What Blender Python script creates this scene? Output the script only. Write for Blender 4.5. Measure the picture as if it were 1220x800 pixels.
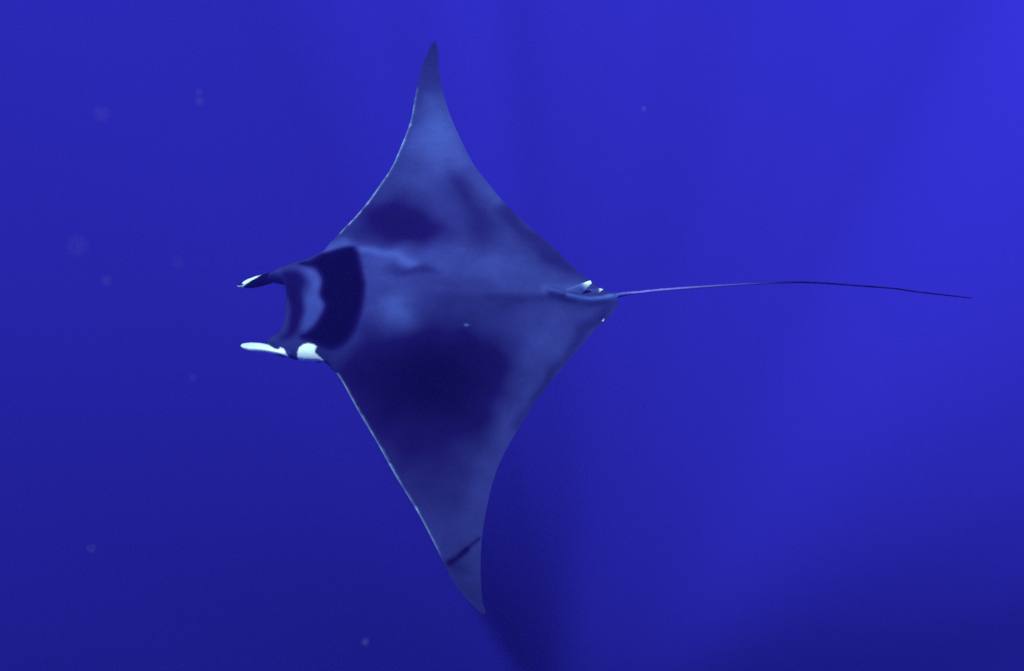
import bpy, bmesh, math, random
import numpy as np
from mathutils import Vector, Matrix
from mathutils.geometry import delaunay_2d_cdt

scene = bpy.context.scene
for o in list(bpy.data.objects):
    bpy.data.objects.remove(o, do_unlink=True)
COL = scene.collection

# ------------------------------------------------------------------ camera
# The diver floats six metres under the sea surface (z = 0) and looks steeply down.
CAM_UP = Vector((0.19711, 0.5375, 0.8199)).normalized()              # world up seen from the camera
ax = (Vector((1, 0, 0)) - CAM_UP * CAM_UP.x).normalized()
ay = CAM_UP.cross(ax)
R = Matrix((ax, ay, CAM_UP))                        # camera -> world
CAM_POS = Vector((0, 0, -6.0))
cam_data = bpy.data.cameras.new('camera')
cam = bpy.data.objects.new('camera', cam_data)
COL.objects.link(cam)
cam.matrix_world = Matrix.Translation(CAM_POS) @ R.to_4x4()
cam_data.sensor_width = 36
cam_data.lens = 25.7016
cam_data.clip_end = 2000
cam_data.clip_start = 0.02
cam_data.dof.use_dof = True
cam_data.dof.focus_distance = 3.2
cam_data.dof.aperture_fstop = 2.0
scene.camera = cam

# ------------------------------------------------------------------ light
SUN_CAM = Vector((0.06932, -0.49549, -0.86585)).normalized()             # direction the sunlight travels, camera axes
sun_dir = R @ SUN_CAM
world = bpy.data.worlds.new('World')
scene.world = world
world.use_nodes = True
wn = world.node_tree.nodes
sky = wn.new('ShaderNodeTexSky')
sky.sky_type = 'NISHITA'
sky.sun_disc = False
sky.sun_elevation = math.asin(-sun_dir.z)
sky.sun_rotation = math.atan2(-sun_dir.x, -sun_dir.y)
world.node_tree.links.new(sky.outputs[0], wn['Background'].inputs['Color'])
wn['Background'].inputs['Strength'].default_value = 0.05
sun_data = bpy.data.lights.new('sun', 'SUN')
sun_data.energy = 5.0
sun_data.angle = math.radians(3.0)          # sunlight spread by the ripples of the surface
sun_data.color = (1.0, 0.97, 0.93)
sun = bpy.data.objects.new('sun', sun_data)
COL.objects.link(sun)
sun.rotation_euler = sun_dir.to_track_quat('-Z', 'Y').to_euler()
sun.location = (0, 0, 20)

vs = scene.view_settings
vs.view_transform = 'Standard'
vs.look = 'None'
vs.gamma = 1
vs.use_curve_mapping = False
vs.exposure = 2.05
scene.cycles.volume_bounces = 0
scene.cycles.max_bounces = 12
scene.cycles.use_denoising = False
try:
    scene.cycles.denoiser = 'OPENIMAGEDENOISE'
except Exception:
    pass

# ------------------------------------------------------------------ helpers
def new_mat(name):
    m = bpy.data.materials.new(name)
    m.use_nodes = True
    return m, m.node_tree.nodes, m.node_tree.links

def mesh_obj(name, verts, faces, mat, parent=None, smooth=True):
    me = bpy.data.meshes.new(name)
    me.from_pydata([tuple(map(float, v)) for v in verts], [], [tuple(map(int, f)) for f in faces])
    if smooth:
        me.polygons.foreach_set('use_smooth', [True] * len(me.polygons))
    me.materials.append(mat)
    me.update()
    o = bpy.data.objects.new(name, me)
    COL.objects.link(o)
    if parent is not None:
        o.parent = parent
    return o

def sstep(a, b, x):
    t = np.clip((x - a) / (b - a), 0, 1)
    return t * t * (3 - 2 * t)

def catmull(P, n, closed=False):
    P = np.array(P, float)
    out = []
    m = len(P)
    for i in range(m if closed else m - 1):
        if closed:
            a, b, c, d = P[(i - 1) % m], P[i], P[(i + 1) % m], P[(i + 2) % m]
        else:
            a, b, c, d = P[max(i - 1, 0)], P[i], P[i + 1], P[min(i + 2, m - 1)]
        for t in np.arange(n) / n:
            out.append(0.5 * (2 * b + (c - a) * t + (2 * a - 5 * b + 4 * c - d) * t * t + (3 * b - a - 3 * c + d) * t ** 3))
    if not closed:
        out.append(P[-1])
    return np.array(out)

def seg_dist(pts, line, closed=True):
    A = line
    B = np.roll(line, -1, axis=0)
    if not closed:
        A, B = line[:-1], line[1:]
    out = np.empty(len(pts))
    for k in range(0, len(pts), 2000):
        p = pts[k:k + 2000, None, :]
        ab = (B - A)[None]
        t = np.clip(((p - A[None]) * ab).sum(-1) / np.maximum((ab ** 2).sum(-1), 1e-12), 0, 1)
        q = A[None] + ab * t[..., None]
        out[k:k + 2000] = np.sqrt(((p - q) ** 2).sum(-1).min(1))
    return out

def inside(pts, poly):
    x, y = pts[:, 0], pts[:, 1]
    c = np.zeros(len(pts), bool)
    j = len(poly) - 1
    for i in range(len(poly)):
        xi, yi = poly[i]
        xj, yj = poly[j]
        if yi != yj:
            c ^= ((yi > y) != (yj > y)) & (x < (xj - xi) * (y - yi) / (yj - yi) + xi)
        j = i
    return c

def sdf(pts, poly):
    d = seg_dist(pts, poly)
    return np.where(inside(pts, poly), -d, d)

# ------------------------------------------------------------------ sea water and its surface
bm = bmesh.new()
bmesh.ops.create_cube(bm, size=1.0)
for v in bm.verts:
    v.co = Vector((v.co.x * 500, v.co.y * 500, -125.02 + v.co.z * 250))
me = bpy.data.meshes.new('haze')
bm.to_mesh(me)
bm.free()
haze = bpy.data.objects.new('haze', me)
COL.objects.link(haze)
haze['kind'] = 'stuff'
haze['label'] = 'clear deep blue sea water filling the whole view'
haze['category'] = 'water'
m, N, L = new_mat('sea_water')
N.remove(N['Principled BSDF'])
vol = N.new('ShaderNodeVolumePrincipled')
vol.inputs['Color'].default_value = (0.045,0.043,0.90,1)
vol.inputs['Absorption Color'].default_value = (0,0,0,1)
vol.inputs['Density'].default_value = 0.045
vol.inputs['Anisotropy'].default_value = -0.1
L.new(vol.outputs[0], N['Material Output'].inputs['Volume'])
me.materials.append(m)

# unseen surface overhead as a light mask: tuned tint waves shape shafts and dapple
nx = 60
sv, sf = [], []
xs = np.linspace(-1, 1, nx + 1)
xs = np.sign(xs) * np.abs(xs) ** 2 * 400
for j in range(nx + 1):
    for i in range(nx + 1):
        x, y = xs[i], xs[j]
        sv.append((x, y, 0.12 * math.sin(x * 0.9 + y * 0.35) + 0.08 * math.sin(y * 1.3 - x * 0.5) + 0.25))
for j in range(nx):
    for i in range(nx):
        a = j * (nx + 1) + i
        sf.append((a, a + 1, a + nx + 2, a + nx + 1))
m, N, L = new_mat('sea_surface_gobo')
N.remove(N['Principled BSDF'])
tr = N.new('ShaderNodeBsdfTransparent')
tc = N.new('ShaderNodeTexCoord')
MASK_WAVES = [[-0.2486, -0.0923, -2.5897, 0.0407], [-0.733, 0.5783, 0.9453, 0.2394], [-0.0023, 0.2879, -1.7112, 0.167], [-0.1739, -0.1021, -2.1193, 0.104], [0.2778, -1.2255, -1.9755, 0.1897], [-0.0037, -0.2509, -1.4376, 0.1657], [0.0129, 0.2357, -1.7331, 0.1375], [2.4, 1.1, 2.7564, 0.06], [-1.3, 3.0, 3.1489, 0.06], [1.1, -1.2, 1.4146, 0.1], [1.75, 0.5, -1.2485, 0.08], [-0.35, 1.45, 3.8288, 0.1], [-2.4147, -0.0951, 0.6982, 0.15], [-1.4155, -0.1886, -0.452, 0.12], [-1.5641, 0.9842, 2.7502, 0.1], [-0.8412, 0.9335, 5.1507, 0.12]]       # light mask waves: (kx, ky, phase, strength)
acc = None
for kx, ky, ph, amp in MASK_WAVES:
    dp = N.new('ShaderNodeVectorMath')
    dp.operation = 'DOT_PRODUCT'
    dp.inputs[1].default_value = (kx, ky, 0)
    L.new(tc.outputs['Object'], dp.inputs[0])
    ad = N.new('ShaderNodeMath')
    ad.operation = 'ADD'
    ad.inputs[1].default_value = ph
    L.new(dp.outputs['Value'], ad.inputs[0])
    si = N.new('ShaderNodeMath')
    si.operation = 'SINE'
    L.new(ad.outputs[0], si.inputs[0])
    mu = N.new('ShaderNodeMath')
    mu.operation = 'MULTIPLY_ADD'
    mu.inputs[1].default_value = amp
    L.new(si.outputs[0], mu.inputs[0])
    if acc is None:
        mu.inputs[2].default_value = 1.0
    else:
        L.new(acc, mu.inputs[2])
    acc = mu.outputs[0]
dv = N.new('ShaderNodeMath')
dv.operation = 'DIVIDE'
dv.use_clamp = True
dv.inputs[1].default_value = 1.45
L.new(acc, dv.inputs[0])
L.new(dv.outputs[0], tr.inputs['Color'])
L.new(tr.outputs[0], N['Material Output'].inputs['Surface'])
surf = mesh_obj('water_surface_gobo', sv, sf, m)
surf['kind'] = 'structure'
surf['label'] = 'unseen sea surface overhead, patterned to shape the sunlight'

# ------------------------------------------------------------------ manta ray
# Plan of the animal in metres: +x towards the head, +y towards its left wing tip, z = back.
OUTLINE = [[-0.8773, -0.0625], [-0.8789, -0.0416], [-0.8737, -0.0185], [-0.8503, 0.0161], [-0.8089, 0.0575], [-0.7542, 0.1055], [-0.7063, 0.1601], [-0.6495, 0.2266], [-0.5506, 0.3445], [-0.4354, 0.4889], [-0.3393, 0.6408], [-0.2651, 0.7718], [-0.2192, 0.891], [-0.1832, 1.0444], [-0.1629, 1.1858], [-0.1591, 1.3403], [-0.1693, 1.461], [-0.1854, 1.5302], [-0.1247, 1.4861], [-0.0512, 1.4106], [0.0038, 1.3246], [0.0792, 1.1858], [0.1658, 1.0354], [0.2735, 0.8727], [0.374, 0.7063], [0.4764, 0.5469], [0.5802, 0.3733], [0.6324, 0.3177], [0.6696, 0.2819], [0.7339, 0.2752], [0.8039, 0.2707], [0.8491, 0.2617], [0.9102, 0.246], [0.9516, 0.2235], [0.9715, 0.1919], [0.9649, 0.1601], [0.9396, 0.142], [0.9087, 0.1192], [0.8867, 0.0676], [0.8802, 0.0161], [0.881, -0.0462], [0.8876, -0.0989], [0.8998, -0.1326], [0.9322, -0.1453], [0.9644, -0.1528], [0.9816, -0.1726], [0.9635, -0.2019], [0.9291, -0.2271], [0.8983, -0.241], [0.8585, -0.2558], [0.8185, -0.2692], [0.7874, -0.2797], [0.7478, -0.3014], [0.7085, -0.3284], [0.6939, -0.3498], [0.671, -0.3863], [0.6041, -0.4701], [0.5597, -0.5225], [0.4915, -0.6157], [0.4198, -0.7379], [0.363, -0.8453], [0.3137, -0.9933], [0.2735, -1.1472], [0.2567, -1.3087], [0.2394, -1.4568], [0.2141, -1.6112], [0.1818, -1.7213], [0.1581, -1.7602], [0.1351, -1.6575], [0.1234, -1.5104], [0.0918, -1.3499], [0.0365, -1.167], [-0.0338, -0.9938], [-0.1004, -0.855], [-0.1821, -0.7379], [-0.2762, -0.6157], [-0.401, -0.4826], [-0.5238, -0.3693], [-0.6002, -0.2893], [-0.6537, -0.2343], [-0.7069, -0.1835], [-0.7467, -0.1467], [-0.7934, -0.1185], [-0.8267, -0.1012], [-0.858, -0.0951]]
NOSE_TO_TAIL = [[-0.8666, -0.0807, 0.01522], [-0.9209, -0.0909, 0.01075], [-0.9873, -0.0984, 0.00851], [-1.0792, -0.1091, 0.00784], [-1.1995, -0.1199, 0.00739], [-1.4118, -0.1354, 0.00649], [-1.5854, -0.1462, 0.0056], [-1.7978, -0.1551, 0.00493], [-1.9516, -0.1528, 0.00448], [-2.1617, -0.1373, 0.00425], [-2.3713, -0.1199, 0.00403], [-2.4527, -0.1068, 0.00403], [-2.5591, -0.0932, 0.00381], [-2.692, -0.0774, 0.00313], [-2.7849, -0.0658, 0.00179]]     # centre line of the whip tail with half widths
MARKS = [[[[0.1269, -1.0245]], [0.1343, 0.2776], 0.88, 0.8], [[[0.1854, -1.2591], [0.1294, -1.3204], [-0.0016, -1.053], [-0.1256, -0.8042], [-0.3364, -0.5431], [-0.5164, -0.3159], [-0.4486, -0.3139], [-0.2677, -0.4758], [-0.0803, -0.714], [0.1077, -1.0245]], 0.0627, 0.85, 0.6], [[[0.2032, -0.8042]], [0.1164, 0.1075], 0.52, 0.7], [[[0.3278, -0.5055]], [0.2687, 0.1522], 0.18, 0.9], [[[0.1946, -0.4206]], [0.1791, 0.0985], 0.18, 0.8], [[[-0.0236, -0.7456], [-0.0917, -0.5993], [-0.1493, -0.4541]], 0.0985, 0.26, -0.75], [[[-0.2857, -0.6203], [-0.4142, -0.4871], [-0.6066, -0.2935], [-0.7166, -0.1757], [-0.6613, -0.1358], [-0.5146, -0.2259], [-0.3361, -0.3885], [-0.2215, -0.5427]], 0.0493, 0.28, 0.85], [[[0.1423, 0.4195]], [0.4119, 0.3134], 0.0, 1.0], [[[-0.0742, 0.2908]], [0.2328, 0.197], 0.05, 0.6], [[[0.4257, 0.3463]], [0.206, 0.1254], 0.1, 0.6], [[[0.1562, 0.7329]], [0.2687, 0.2507], 0.2, 0.6], [[[0.0238, 0.9417]], [0.197, 0.2507], 0.28, 0.5], [[[-0.5323, 0.2136], [-0.4265, 0.3885], [-0.3134, 0.5836], [-0.2286, 0.8379], [-0.1711, 1.0441], [-0.1146, 1.2051]], 0.0672, 0.54, -0.7], [[[-0.8698, -0.0292], [-0.8002, 0.0672], [-0.6645, 0.2076], [-0.4434, 0.4755], [-0.3478, 0.6265], [-0.322, 0.6051], [-0.4088, 0.4538], [-0.6208, 0.1685], [-0.734, 0.0324]], 0.0313, 0.28, 0.7], [[[-0.1515, 1.1732], [-0.1063, 1.2091], [-0.0777, 1.233]], 0.009, 0.1, -0.6], [[[-0.09, 1.225], [-0.0492, 1.2607], [-0.0126, 1.2884]], 0.0143, 0.05, -0.75], [[[-0.0085, 1.2884]], [0.0179, 0.0179], 0.0, 0.8], [[[-0.0459, 1.3081]], [0.0448, 0.0358], 0.3, 0.6], [[[0.0244, 1.2923], [-0.0477, 1.4215], [-0.1303, 1.4951], [-0.1998, 1.5488], [-0.1828, 1.4487], [-0.1417, 1.4215], [-0.0755, 1.363]], 0.0627, 0.36, 0.6], [[[0.1793, -1.8236], [0.1048, -1.6677], [0.1006, -1.572], [0.2137, -1.5186], [0.2722, -1.572], [0.2194, -1.7094]], 0.0985, 0.5, 0.8], [[[0.4374, -0.2464], [0.2653, -0.2994], [-0.0918, -0.2592], [-0.4469, -0.2028], [-0.6707, -0.1504], [-0.6241, -0.0873], [-0.2698, -0.0905], [0.1625, -0.1375], [0.3797, -0.1388]], 0.0806, 0.6, 0.6], [[[-0.0463, -0.2908], [-0.2691, -0.2293], [-0.6255, -0.1485]], 0.0537, 0.62, -0.4], [[[0.1874, -0.1786]], [0.1343, 0.0403], 0.3, 0.8], [[[-0.0334, -0.0696]], [0.2687, 0.0627], 0.44, 0.5], [[[0.2781, 0.0402]], [0.1164, 0.0896], 0.88, 0.85], [[[-0.2268, 0.0728]], [0.2687, 0.0985], 0.42, 0.7], [[[-0.5106, 0.1575]], [0.0985, 0.1343], 0.58, 0.6], [[[-0.2052, -0.0236], [-0.3571, -0.0272], [-0.5338, -0.0413], [-0.6232, -0.0364]], 0.0224, 0.32, -0.45], [[[-0.3134, -0.0931], [-0.4455, -0.0917], [-0.5568, -0.0839]], 0.0403, 0.62, -0.35], [[[0.6692, -0.3281], [0.5393, -0.3314], [0.3988, -0.295], [0.2142, -0.2326]], 0.0313, 0.85, -0.75], [[[0.6192, -0.3692]], [0.0582, 0.0313], 0.78, 0.6], [[[-0.4899, -0.0896], [-0.5882, -0.0855], [-0.6697, -0.1126]], 0.0269, 0.85, -0.7], [[[-0.8125, -0.0586], [-0.8623, -0.0718], [-0.9163, -0.0831], [-1.006, -0.0929]], 0.0134, 1.0, -0.9], [[[-0.076, 0.1097], [-0.0888, 0.1102]], 0.0049, 1.0, -0.8], [[[0.889, -0.19], [0.767, -0.2472], [0.6923, -0.2933], [0.6587, -0.0906], [0.6235, 0.0594], [0.7242, 0.1724], [0.7931, 0.2588], [0.921, 0.2298], [0.9404, 0.1723], [0.8415, 0.1151], [0.8534, -0.1024]], 0.0224, 0.46, 0.9], [[[0.7716, -0.207], [0.71, -0.1954], [0.6565, -0.1225], [0.6666, -0.0596], [0.6338, 0.0013], [0.6585, 0.0683], [0.7336, 0.1342], [0.7826, 0.1151], [0.7484, -0.0003], [0.7567, -0.1238]], 0.0358, 0.7, 0.85], [[[0.8586, -0.1238], [0.8866, -0.1732], [0.8484, -0.1844], [0.7925, -0.1766], [0.7656, -0.1238], [0.7521, -0.0202], [0.7724, 0.077], [0.8221, 0.1342], [0.8714, 0.1532], [0.8362, 0.077], [0.8444, -0.0202]], 0.0358, 0.14, 0.95], [[[0.8047, -0.2299], [0.7469, -0.2472], [0.6923, -0.2933], [0.6048, -0.3296], [0.5252, -0.33], [0.4882, -0.2456], [0.4619, -0.1612], [0.4434, -0.0836], [0.4513, 0.0146], [0.4839, 0.1053], [0.5318, 0.1775], [0.6057, 0.2161], [0.6651, 0.2109], [0.7243, 0.1838], [0.7733, 0.1647], [0.7436, 0.1437], [0.6987, 0.1058], [0.6635, 0.049], [0.6488, 0.0059], [0.676, -0.0496], [0.6716, -0.1229], [0.6979, -0.1784], [0.732, -0.2104]], 0.0269, 0.0, 1.0], [[[-0.076, 0.1097], [-0.0888, 0.1102]], 0.0049, 1.0, -0.8], [[[-0.6007, -0.0486], [-0.6724, -0.0393], [-0.7262, -0.0393], [-0.7894, -0.0518], [-0.8665, -0.0769], [-0.9209, -0.09]], 0.0103, 1.0, -0.95]]               # skin markings, with dapple, shade and highlights painted in: (points, softness, tone, strength)
WHITES = [[[[1.1324, -0.1443], [1.1213, -0.1531], [1.0986, -0.1655], [1.0722, -0.1743], [1.0493, -0.185], [1.0258, -0.1885], [1.0187, -0.185], [1.048, -0.169], [1.0708, -0.1566], [1.0901, -0.1443], [1.1097, -0.1355], [1.1292, -0.1249], [1.1495, -0.1249], [1.1618, -0.1309], [1.1612, -0.1355], [1.1467, -0.132], [1.1265, -0.1337], [1.1184, -0.1379]], 0.0022], [[[1.1146, 0.1876], [1.085, 0.1756], [1.0505, 0.1703], [1.0155, 0.1725], [0.9797, 0.1845], [0.9434, 0.2045], [0.9205, 0.2201], [0.8984, 0.2254], [0.8861, 0.2147], [0.8682, 0.2223], [0.8606, 0.2387], [0.8462, 0.2586], [0.8524, 0.263], [0.8749, 0.252], [0.8971, 0.2453], [0.9232, 0.244], [0.9669, 0.2409], [1.0109, 0.2343], [1.0594, 0.2254], [1.0905, 0.2165], [1.1137, 0.1988]], 0.0036], [[[0.8063, 0.2718], [0.7975, 0.2387], [0.7859, 0.2165], [0.7651, 0.201], [0.7392, 0.1956], [0.7128, 0.201], [0.6969, 0.2121], [0.7049, 0.2254], [0.7083, 0.2409], [0.6922, 0.2564], [0.6738, 0.2741], [0.6821, 0.2807], [0.7083, 0.2785], [0.7733, 0.2785]], 0.0036]]             # white skin: (points, softness)

def droop(x, y):
    "how the wing blade bends away from the body plane"
    s = np.clip(np.abs(y) / 1.5, 0, 1.3)
    return np.where(y < 0, -0.16 * s ** 2.2, 0.05 * s ** 2 - 0.10 * np.clip(s - 0.8, 0, 1) ** 1.5)

tail = np.array(NOSE_TO_TAIL)
tail_c = catmull(tail[:, :2], 14)
tail_r = np.interp(np.linspace(0, 1, len(tail_c)), np.linspace(0, 1, len(tail)), tail[:, 2])
tail_r = tail_r * (1 + 0.13 * np.sin(np.arange(len(tail_r)) * 0.9) * np.sin(np.arange(len(tail_r)) * 0.37))
tan = np.gradient(tail_c, axis=0)
tan /= np.linalg.norm(tan, axis=1)[:, None]
nor = np.stack([-tan[:, 1], tan[:, 0]], 1)
t_a = tail_c + nor * tail_r[:, None]
t_b = tail_c - nor * tail_r[:, None]
if t_a[0, 1] > t_b[0, 1]:
    t_a, t_b = t_b, t_a                              # t_a: right-hand side (smaller y)
disc = catmull(OUTLINE, 6)                           # from the left side of the tail root round the disc to its right side
# drop the first / last tail samples that still lie in the disc
rim = np.vstack([disc, t_a[1:], t_b[1:-1][::-1]])
keep = [0]
for i in range(1, len(rim)):
    if np.linalg.norm(rim[i] - rim[keep[-1]]) > 0.0012:
        keep.append(i)
rim = rim[keep]
rng = np.random.default_rng(4)

def lattice(x0, x1, y0, y1, s):
    ny = int((y1 - y0) / (s * 0.866)) + 1
    nxx = int((x1 - x0) / s) + 1
    gx, gy = np.meshgrid(np.arange(nxx), np.arange(ny))
    P = np.stack([x0 + (gx + 0.5 * (gy % 2)) * s, y0 + gy * s * 0.866], -1).reshape(-1, 2)
    return P + rng.uniform(-0.08, 0.08, P.shape) * s

HEAD_X = 0.664
def fill(s, x0, x1):
    lo, hi = rim.min(0), rim.max(0)
    P = lattice(max(x0, lo[0]), min(x1, hi[0]), lo[1], hi[1], s)
    P = P[inside(P, rim)]
    return P[seg_dist(P, rim) > s * 0.55]
pts = np.vstack([fill(0.0115, tail_c[0, 0] - 0.15, HEAD_X), fill(0.006, HEAD_X + 0.003, 9)])
spine = tail_c[4:-2]
spine = spine[seg_dist(spine, rim) > 0.0008]
pts = pts[seg_dist(pts, tail_c[2:], False) > 0.012]
pts = np.vstack([pts, spine])

nr = len(rim)
allp = [Vector(p) for p in rim] + [Vector(p) for p in pts]
cv, ce, cf, *_ = delaunay_2d_cdt(allp, [(i, (i + 1) % nr) for i in range(nr)], [], 1, 1e-7)
P2 = np.array([(v.x, v.y) for v in cv])
tris = [tuple(f) for f in cf]
on_rim = seg_dist(P2, rim) < 1e-5

def back_shape(P, d):
    "half thickness above (up) and below (dn) the body plane; d = distance from the rim"
    x, y = P[:, 0], P[:, 1]
    head = sstep(HEAD_X - 0.12, HEAD_X + 0.06, x)
    tailz = sstep(-0.867 + 0.06, -0.867 - 0.10, x)
    tz = np.interp(-x, -tail_c[::-1, 0][::-1], tail_c[:, 1])
    yc = y - -0.056
    lon = sstep(-0.867 - 0.05, 0.15, x) * (1 - 0.35 * sstep(0.30, 0.75, x))
    dome = 0.150 * np.exp(-(np.abs(yc) / 0.27) ** 2.0) * lon
    ridge = 0.030 * np.exp(-(yc / 0.055) ** 2) * sstep(-0.867 - 0.1, -0.25, x) * (1 - sstep(0.0, 0.4, x))
    wing = 0.046 * np.clip(1 - np.abs(y) / 1.75, 0.06, 1)
    # muscle folds that fan out over the wings
    ang = np.arctan2(y, x - 0.75)
    folds = 0.007 * np.sin(ang * 9.0 + 0.8) * np.exp(-((np.abs(y) - 0.42) / 0.26) ** 2) * (1 - sstep(0.25, 0.55, x))
    w = 0.17 * (1 - head) + 0.055 * head
    f = np.sqrt(np.clip(1 - (1 - np.clip(d / w, 0, 1)) ** 2, 0, 1))
    fw = 1 - (1 - np.clip(d / 0.17, 0, 1)) ** 1.6              # wing blades run out to a thin edge
    f = f * head + (0.1 * f + 0.9 * fw) * (1 - head)
    up = (dome + ridge + wing + folds) * f
    dn = (0.62 * dome + wing * 0.8) * f
    wt = 0.012
    ft = np.sqrt(np.clip(1 - (1 - np.clip(d / wt, 0, 1)) ** 2, 0, 1))
    rt = np.interp(-x, -tail_c[:, 0], tail_r)
    up = up * (1 - tailz) + tailz * rt * ft * 1.3
    dn = dn * (1 - tailz) + tailz * rt * ft
    # swollen root of the tail lying on top of the disc
    dr = seg_dist(P, ROOT, False)
    hr = 0.045 * sstep(-0.867 - 0.16, -0.867 + 0.10, x)
    up = up + hr * np.exp(-(dr / 0.024) ** 2) * sstep(0, 0.012, d)
    # notch scar across the left wing tip
    ds = seg_dist(P, SCAR, False)
    up = up - 0.0025 * np.exp(-(ds / 0.010) ** 2) * sstep(0.008, 0.05, d)
    return up, dn

ROOT = np.array([[-0.5157, -0.0741], [-0.6053, -0.0555], [-0.7174, -0.0462], [-0.7895, -0.0579], [-0.8666, -0.0807], [-0.9209, -0.0909], [-0.9887, -0.0984]])
SCAR = np.array([[-0.1594, 1.1698], [-0.1058, 1.2098], [-0.0486, 1.2614], [-0.0038, 1.2931]])
dist = seg_dist(P2, rim)
dist[on_rim] = 0
up, dn = back_shape(P2, dist)
base_z = droop(P2[:, 0], P2[:, 1])

n = len(P2)
V = np.zeros((2 * n, 3))
V[:n, :2] = P2
V[:n, 2] = base_z + up
V[n:, :2] = P2
V[n:, 2] = base_z - dn
low = np.where(on_rim, np.arange(n), np.arange(n) + n)
F = []
for t in tris:
    a, b, c = t
    area = (P2[b, 0] - P2[a, 0]) * (P2[c, 1] - P2[a, 1]) - (P2[b, 1] - P2[a, 1]) * (P2[c, 0] - P2[a, 0])
    if area < 0:
        a, b, c = a, c, b
    F.append((a, b, c))
    F.append((low[a], low[c], low[b]))
used = np.unique(np.array(F).ravel())
remap = -np.ones(2 * n, int)
remap[used] = np.arange(len(used))
V = V[used]
F = remap[np.array(F)]
is_under = used >= n

TONES = np.array([[0.0003, 0.0001, 0.001], [0.0042, 0.003, 0.036], [0.015, 0.024, 0.11], [0.0265, 0.049, 0.186], [0.04, 0.09, 0.29]])
def tone_rgb(t):
    k = np.linspace(0, 1, len(TONES))
    return np.stack([np.interp(t, k, TONES[:, i]) for i in range(3)], 1)

def paint(P, d):
    wob = np.stack([np.sin(P[:, 0] * 23 + 2 * np.sin(P[:, 1] * 9)) + 0.6 * np.sin(P[:, 1] * 41 + P[:, 0] * 17),
                    np.sin(P[:, 1] * 19 + 1.0 + 2 * np.sin(P[:, 0] * 11)) + 0.6 * np.sin(P[:, 0] * 37 - P[:, 1] * 13)], 1)
    Q0, Q1 = P, P + 0.011 * wob                       # broad patches have wandering outlines
    t = np.full(len(P), 0.5)
    for q, soft, tone, strength in MARKS:
        q = np.array(q)
        P = Q1 if np.max(soft) > 0.03 else Q0
        if len(q) == 1:                               # round blotch
            dd = np.linalg.norm((P - q[0]) / np.array(soft), axis=1)
            w = np.exp(-dd ** 2.6)
        elif strength < 0:                            # stroke
            w = np.exp(-(seg_dist(P, q, False) / soft) ** 2)
        else:                                         # patch
            w = sstep(soft, -soft, sdf(P, catmull(q, 5, True)))
        t = t + (tone - t) * w * abs(strength)
    return t

def white_mask(P):
    w = np.zeros(len(P))
    for q, soft in WHITES:
        w = np.maximum(w, sstep(soft, -soft, sdf(P, np.array(q))))
    return w

def add_paint(o, rgb):
    at = o.data.color_attributes.new('skin', 'FLOAT_COLOR', 'POINT')
    buf = np.ones((len(o.data.vertices), 4))
    buf[:, :3] = rgb
    at.data.foreach_set('color', buf.ravel())

m, N, L = new_mat('manta_skin')
b = N['Principled BSDF']
at = N.new('ShaderNodeVertexColor')
at.layer_name = 'skin'
tc = N.new('ShaderNodeTexCoord')
n1 = N.new('ShaderNodeTexNoise')
n1.inputs['Scale'].default_value = 7
n1.inputs['Detail'].default_value = 6
n1.inputs['Roughness'].default_value = 0.6
mps = N.new('ShaderNodeMapping')
mps.inputs['Scale'].default_value = (0.7, 1.3, 1.0)
n3 = N.new('ShaderNodeTexNoise')
n3.inputs['Scale'].default_value = 3.2
n3.inputs['Detail'].default_value = 5
n3.inputs['Distortion'].default_value = 0.6
av = N.new('ShaderNodeMath')
av.operation = 'MULTIPLY_ADD'
av.inputs[1].default_value = 0.6
n4 = N.new('ShaderNodeTexNoise')
n4.inputs['Scale'].default_value = 38
n4.inputs['Detail'].default_value = 8
n4.inputs['Roughness'].default_value = 0.7
n2 = N.new('ShaderNodeTexNoise')
n2.inputs['Scale'].default_value = 160
n2.inputs['Detail'].default_value = 3
mr = N.new('ShaderNodeMapRange')
mr.inputs['From Min'].default_value = 0.3
mr.inputs['From Max'].default_value = 0.7
mr.inputs['To Min'].default_value = 0.74
mr.inputs['To Max'].default_value = 1.26
mx = N.new('ShaderNodeMix')
mx.data_type = 'RGBA'
mx.blend_type = 'MULTIPLY'
mx.inputs['Factor'].default_value = 1
bp = N.new('ShaderNodeBump')
bp.inputs['Strength'].default_value = 0.25
bp.inputs['Distance'].default_value = 0.004
L.new(tc.outputs['Object'], n1.inputs['Vector'])
L.new(tc.outputs['Object'], n2.inputs['Vector'])
L.new(tc.outputs['Object'], mps.inputs['Vector'])
L.new(mps.outputs[0], n3.inputs['Vector'])
L.new(n3.outputs['Fac'], av.inputs[0])
hf = N.new('ShaderNodeMath')
hf.operation = 'MULTIPLY'
hf.inputs[1].default_value = 0.4
L.new(n1.outputs['Fac'], hf.inputs[0])
L.new(hf.outputs[0], av.inputs[2])
L.new(tc.outputs['Object'], n4.inputs['Vector'])
fine = N.new('ShaderNodeMath')
fine.operation = 'MULTIPLY_ADD'
fine.inputs[1].default_value = 0.32
L.new(n4.outputs['Fac'], fine.inputs[0])
L.new(av.outputs[0], fine.inputs[2])
sb = N.new('ShaderNodeMath')
sb.operation = 'SUBTRACT'
sb.inputs[1].default_value = 0.16
L.new(fine.outputs[0], sb.inputs[0])
L.new(sb.outputs[0], mr.inputs['Value'])
L.new(at.outputs['Color'], mx.inputs['A'])
L.new(mr.outputs[0], mx.inputs['B'])
L.new(mx.outputs['Result'], b.inputs['Base Color'])
L.new(n2.outputs['Fac'], bp.inputs['Height'])
L.new(bp.outputs[0], b.inputs['Normal'])
b.inputs['Roughness'].default_value = 0.55
b.inputs['Specular IOR Level'].default_value = 0.0
SKIN = m
WHITE = np.array([0.54, 0.86, 0.74])

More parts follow.
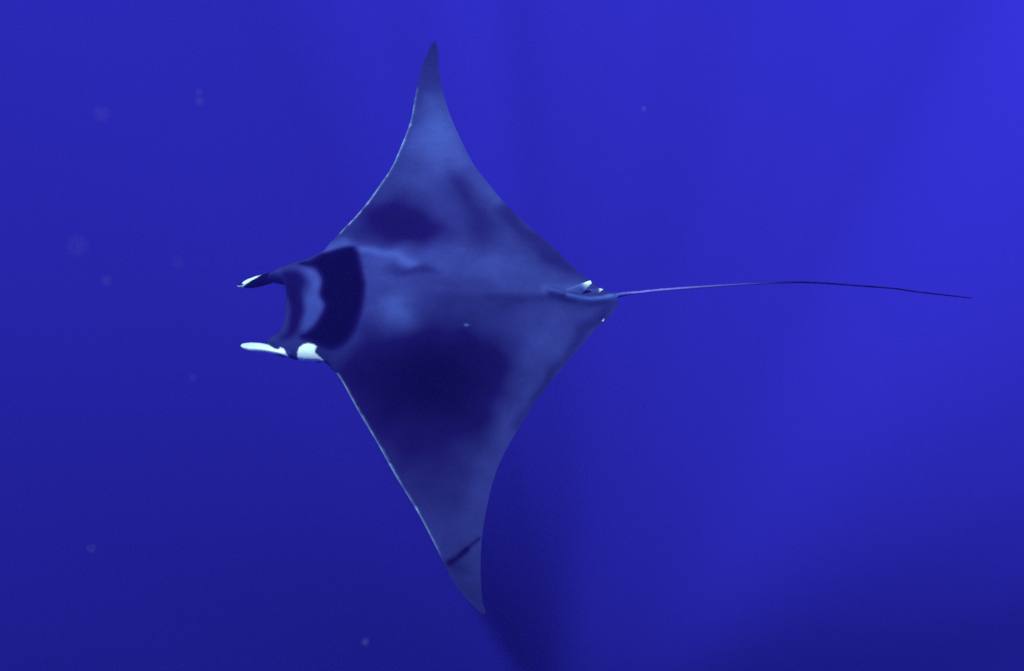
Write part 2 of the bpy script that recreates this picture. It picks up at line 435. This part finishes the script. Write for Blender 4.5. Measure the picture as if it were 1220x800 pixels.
CENTRE_CAM = Vector((-0.3134, 0.1343, -3.9))
FRAME_CAM = Matrix([[-1.0, 0.0, 0.0], [0.0, -0.97815, 0.20791], [0.0, 0.20791, 0.97815]])                            # columns: the animal's axes, camera coordinates
manta = bpy.data.objects.new('manta_ray', None)
COL.objects.link(manta)
manta.empty_display_size = 0.3
manta.matrix_world = Matrix.Translation(CAM_POS) @ R.to_4x4() @ Matrix.Translation(CENTRE_CAM) @ FRAME_CAM.to_4x4()
manta['label'] = 'dark blue-grey manta ray with pointed wings and long whip tail gliding through open water'
manta['category'] = 'manta ray'

body = mesh_obj('body', V, F, SKIN, manta)
rim_v = seg_dist(V[:, :2], rim) < 1e-5
ev = np.zeros(len(body.data.edges) * 2, np.int32)
body.data.edges.foreach_get('vertices', ev)
ev = ev.reshape(-1, 2)
sharp = rim_v[ev].all(1) & (V[ev[:, 0], 0] < HEAD_X - 0.02) & (V[ev[:, 0], 0] > -0.867 - 0.015)
body.data.attributes.new('sharp_edge', 'BOOLEAN', 'EDGE').data.foreach_set('value', sharp)   # thin blade edge of the wings
Pb = V[:, :2]
db = seg_dist(Pb, rim)
tone = paint(Pb, db)
wm = white_mask(Pb)
# pale rim: highlight painted along the leading edges and mouth, broken up unevenly
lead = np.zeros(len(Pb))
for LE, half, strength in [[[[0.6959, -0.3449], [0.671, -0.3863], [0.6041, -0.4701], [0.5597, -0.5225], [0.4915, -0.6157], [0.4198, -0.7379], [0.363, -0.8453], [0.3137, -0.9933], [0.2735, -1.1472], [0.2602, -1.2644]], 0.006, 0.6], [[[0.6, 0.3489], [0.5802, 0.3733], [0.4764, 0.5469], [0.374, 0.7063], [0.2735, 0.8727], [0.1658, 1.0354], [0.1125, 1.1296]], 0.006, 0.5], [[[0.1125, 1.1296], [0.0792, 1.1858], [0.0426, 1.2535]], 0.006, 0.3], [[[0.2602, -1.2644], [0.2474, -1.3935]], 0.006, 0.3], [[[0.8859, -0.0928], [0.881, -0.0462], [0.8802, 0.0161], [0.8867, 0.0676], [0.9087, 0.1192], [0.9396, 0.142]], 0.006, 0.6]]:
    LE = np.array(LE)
    breakup = 0.5 + 0.5 * np.sin(Pb[:, 1] * 95 + 3 * np.sin(Pb[:, 1] * 23)) * np.sin(Pb[:, 1] * 31 + 1.3)
    lead = np.maximum(lead, np.exp(-(seg_dist(Pb, LE, False) / half) ** 2) * (0.15 + 0.85 * breakup) * strength)
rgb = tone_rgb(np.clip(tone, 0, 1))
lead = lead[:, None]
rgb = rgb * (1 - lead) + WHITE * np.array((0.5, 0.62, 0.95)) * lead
rgb = rgb * (1 - wm[:, None]) + WHITE * wm[:, None]
belly = is_under & (db > 0.004)
rgb[belly] = np.where(np.abs(Pb[belly, 1:2]) < 0.5, WHITE, WHITE * 0.55)
tl = Pb[:, 0] < -0.867 - 0.015
TT = np.array([[0.8667, 0.035, 0.075, 0.3], [0.9656, 0.095, 0.115, 0.38], [1.168, 0.085, 0.1, 0.34], [1.4829, 0.045, 0.047, 0.22], [1.7303, 0.012, 0.012, 0.07], [1.8427, 0.002, 0.001, 0.006], [2.7872, 0.001, 0.0005, 0.004]])                               # tail colour along its length, its lit base painted paler: -x, r, g, b
rgb[tl] = np.stack([np.interp(-Pb[tl, 0], TT[:, 0], TT[:, i]) for i in (1, 2, 3)], 1)
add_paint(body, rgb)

# ---- cephalic fins: rolled paddles on either side of the mouth
def loft(name, path, mat, nseg=28, parent=None, fold=0.0):
    "path: (x, y, z, half width across, half height, roll)"
    path = np.array(path)
    C = catmull(path[:, :3], 10)
    k = np.linspace(0, len(path) - 1, len(C))
    S = np.stack([np.interp(k, np.arange(len(path)), path[:, i]) for i in (3, 4, 5)], 1)
    T = np.gradient(C, axis=0)
    T /= np.linalg.norm(T, axis=1)[:, None]
    vs_, fs_ = [], []
    for i in range(len(C)):
        t = T[i]
        side = np.cross([0, 0, 1], t)
        side /= np.linalg.norm(side)
        upv = np.cross(t, side)
        cr, sr = math.cos(S[i, 2]), math.sin(S[i, 2])
        s2, u2 = side * cr + upv * sr, upv * cr - side * sr
        for j in range(nseg):
            a = 2 * math.pi * j / nseg
            r = 1 - fold * math.exp(-((a - 1.45) / 0.22) ** 2)   # furrow where the paddle rolls up
            vs_.append(C[i] + s2 * S[i, 0] * math.cos(a) * r + u2 * S[i, 1] * math.sin(a) * r)
    nc = len(C)
    for i in range(nc - 1):
        for j in range(nseg):
            a0 = i * nseg + j
            a1 = i * nseg + (j + 1) % nseg
            fs_.append((a0, a1, a1 + nseg, a0 + nseg))
    vs_.append(C[0]); vs_.append(C[-1])
    for j in range(nseg):
        fs_.append((nc * nseg, (j + 1) % nseg, j))
        b0 = (nc - 1) * nseg
        fs_.append((nc * nseg + 1, b0 + j, b0 + (j + 1) % nseg))
    o = mesh_obj(name, vs_, fs_, mat, parent)
    return o, np.array(vs_)

for path, fold, tn in [[[[1.1177, 0.1928, 0.0008, 0.0036, 0.006, 0], [1.1042, 0.1946, 0.0008, 0.0143, 0.02, 0.1], [1.0578, 0.2001, 0.0059, 0.0237, 0.035, 0.15], [1.0026, 0.2056, 0.0109, 0.0237, 0.045, 0.15], [0.9472, 0.2173, 0.016, 0.0206, 0.05, 0.1], [0.8962, 0.2318, 0.0212, 0.0188, 0.05, 0], [0.8265, 0.2426, 0.0313, 0.0246, 0.05, 0]], 0.22, 0.45], [[[1.1601, -0.1335, -0.0008, 0.0027, 0.006, 0], [1.1392, -0.1373, -0.0008, 0.0107, 0.018, -0.1], [1.0976, -0.1462, 0.004, 0.0215, 0.032, -0.2], [1.0471, -0.1574, 0.0089, 0.0251, 0.04, -0.2], [0.9908, -0.1704, 0.0187, 0.0224, 0.045, -0.1], [0.9346, -0.1825, 0.0284, 0.0269, 0.05, 0], [0.8637, -0.1966, 0.0282, 0.0313, 0.05, 0]], 0.22, 0.12]]:
    o, vv = loft('cephalic_fin', path, SKIN, parent=manta, fold=fold, nseg=40)
    w = white_mask(vv[:, :2])[:, None]
    z = vv[:, 2]
    k = sstep(1.007, 1.007 - 0.06, vv[:, 0])       # fin colour blends into the head at its root
    t = tone_rgb(np.clip(tn * (1 - k) + 0.46 * k, 0, 1))
    add_paint(o, t * (1 - w) + WHITE * w)
    o['label'] = 'rolled cephalic fin with white outer face'

# ---- small fins at the tail root
def blade(name, root, tip, tip2, back, thick, rgb_fn, bend=0.0):
    "thin fin: root line a->b, tip point, all 3-D in the animal's frame"
    a, bq = np.array(root[0]), np.array(root[1])
    tp = np.array(tip)
    nrm = np.cross(bq - a, tp - a)
    nrm /= np.linalg.norm(nrm)
    nu, nv = 14, 16
    vs_, hs = [], []
    for side in (1, -1):
        for j in range(nv + 1):
            v = j / nv
            le = a + (tp - a) * v + np.array(back) * math.sin(v * math.pi) * 0.5
            te = bq + (np.array(tip2) - bq) * v - np.array(back) * math.sin(v * math.pi) * 0.4
            for i in range(nu + 1):
                u = i / nu
                p = le + (te - le) * u
                th = thick * math.sqrt(max(0, 4 * u * (1 - u))) * math.sqrt(max(0.0, 1 - v ** 6))
                vs_.append(p + nrm * (side * th + bend * v * v))
                hs.append(v)
    fs_ = []
    off = (nu + 1) * (nv + 1)
    for s in (0, 1):
        for j in range(nv):
            for i in range(nu):
                q = s * off + j * (nu + 1) + i
                f = (q, q + 1, q + nu + 2, q + nu + 1)
                fs_.append(f if s == 0 else f[::-1])
    o = mesh_obj(name, vs_, fs_, SKIN, manta)
    bm = bmesh.new()
    bm.from_mesh(o.data)
    bmesh.ops.remove_doubles(bm, verts=bm.verts, dist=1e-5)
    bmesh.ops.recalc_face_normals(bm, faces=bm.faces)
    bm.to_mesh(o.data)
    bm.free()
    hv = np.array([v.co for v in o.data.vertices])
    vtip = np.clip(((hv - a) @ (tp - a)) / ((tp - a) @ (tp - a)), 0, 1)
    add_paint(o, rgb_fn(vtip))
    return o

def tipped(t0, t1, v0, v1):
    def f(v):
        w = sstep(v0, v1, v)[:, None]
        return tone_rgb(np.full(len(v), t0)) * (1 - w) + WHITE * t1 * w
    return f

for nm, root, tip, tip2, back, th, t0, t1, v0, v1, lab in [["dorsal_fin", [[-0.551, -0.0741, 0.0848], [-0.6763, -0.0626, 0.0599]], [-0.7209, -0.1322, 0.1142], [-0.7331, -0.1214, 0.1044], [0, 0.0, 0.01], 0.01, 0.9, 0.85, 0.7, 0.95, "small upright dorsal fin with white tip"], ["pelvic_fin", [[-0.7034, -0.1106, 0.0195], [-0.7699, -0.0827, 0.0197]], [-0.7865, -0.1171, 0.0194], [-0.802, -0.1096, 0.0195], [0, 0, 0.0], 0.006, 0.6, 0.6, 0.82, 1.0, "pelvic fin with white tip beside the dorsal fin"], ["pelvic_fin", [[-0.7328, 0.0122, 0.012], [-0.8133, 0.003, 0.012]], [-0.7896, 0.0658, 0.0101], [-0.8008, 0.0639, 0.0101], [0, 0, 0.0], 0.006, 0.3, 0.5, 0.92, 1.0, "pelvic fin with a glint painted on its tip at the lower edge of the disc"]]:  # lower pelvic fin: its pale tip is a painted glint
    o = blade(nm, root, tip, tip2, back, th, tipped(t0, t1, v0, v1))
    o['label'] = lab

# ---- eyes
m, N, L = new_mat('eye')
b = N['Principled BSDF']
nz = N.new('ShaderNodeTexNoise')
nz.inputs['Scale'].default_value = 60
cr = N.new('ShaderNodeValToRGB')
cr.color_ramp.elements[0].color = (0.004, 0.004, 0.006, 1)
cr.color_ramp.elements[1].color = (0.02, 0.018, 0.02, 1)
L.new(nz.outputs['Fac'], cr.inputs['Fac'])
L.new(cr.outputs['Color'], b.inputs['Base Color'])
b.inputs['Roughness'].default_value = 0.15
for ex, ey, ez in [[0.7041, 0.2731, -0.0103], [0.7965, -0.2797, -0.004]]:
    bm = bmesh.new()
    bmesh.ops.create_icosphere(bm, subdivisions=3, radius=1)
    for v in bm.verts:
        v.co = Vector((v.co.x * 0.017, v.co.y * 0.009, v.co.z * 0.012))
    me = bpy.data.meshes.new('eye')
    bm.to_mesh(me)
    bm.free()
    for p in me.polygons:
        p.use_smooth = True
    me.materials.append(m)
    o = bpy.data.objects.new('eye', me)
    COL.objects.link(o)
    o.parent = manta
    o.location = (ex, ey, ez)

# ------------------------------------------------------------------ drifting specks of plankton
m, N, L = new_mat('plankton')
b = N['Principled BSDF']
nz = N.new('ShaderNodeTexNoise')
nz.inputs['Scale'].default_value = 900
cr = N.new('ShaderNodeValToRGB')
cr.color_ramp.elements[0].color = (0.30, 0.30, 0.40, 1)
cr.color_ramp.elements[1].color = (0.60, 0.60, 0.75, 1)
L.new(nz.outputs['Fac'], cr.inputs['Fac'])
L.new(cr.outputs['Color'], b.inputs['Base Color'])
b.inputs['Roughness'].default_value = 0.7
b.inputs['Alpha'].default_value = 0.09              # jelly-like, mostly see-through
random.seed(11)
for cx, cy, cz, rad in [[-0.3088, 0.1667, -0.55, 0.00253], [-0.2493, 0.0516, -0.42, 0.00253], [-0.3417, 0.2563, -0.8, 0.00253], [-0.3882, 0.053, -0.7, 0.0023], [-0.2742, 0.0599, -0.6, 0.00184], [0.2343, 0.403, -1.3, 0.00276], [-0.2009, -0.4191, -1.0, 0.00322], [-0.4602, -0.2333, -0.8, 0.0023], [-0.3937, -0.0517, -0.9, 0.00207], [-0.4068, 0.3163, -0.95, 0.00184]]:
    bm = bmesh.new()
    bmesh.ops.create_icosphere(bm, subdivisions=2, radius=1)
    k = [random.uniform(0.75, 1.25) for _ in range(3)]
    for v in bm.verts:
        q = 1 + 0.25 * math.sin(v.co.x * 5 + cx * 90) * math.cos(v.co.y * 4 + cy * 70)
        v.co = Vector((v.co.x * k[0], v.co.y * k[1], v.co.z * k[2])) * rad * q
    me = bpy.data.meshes.new('plankton_speck')
    bm.to_mesh(me)
    bm.free()
    for p in me.polygons:
        p.use_smooth = True
    me.materials.append(m)
    o = bpy.data.objects.new('plankton_speck', me)
    COL.objects.link(o)
    o.location = CAM_POS + R @ Vector((cx, cy, cz))
    o['label'] = 'tiny pale out-of-focus speck of plankton drifting in open water'
    o['category'] = 'plankton'
    o['group'] = 'drifting plankton specks'
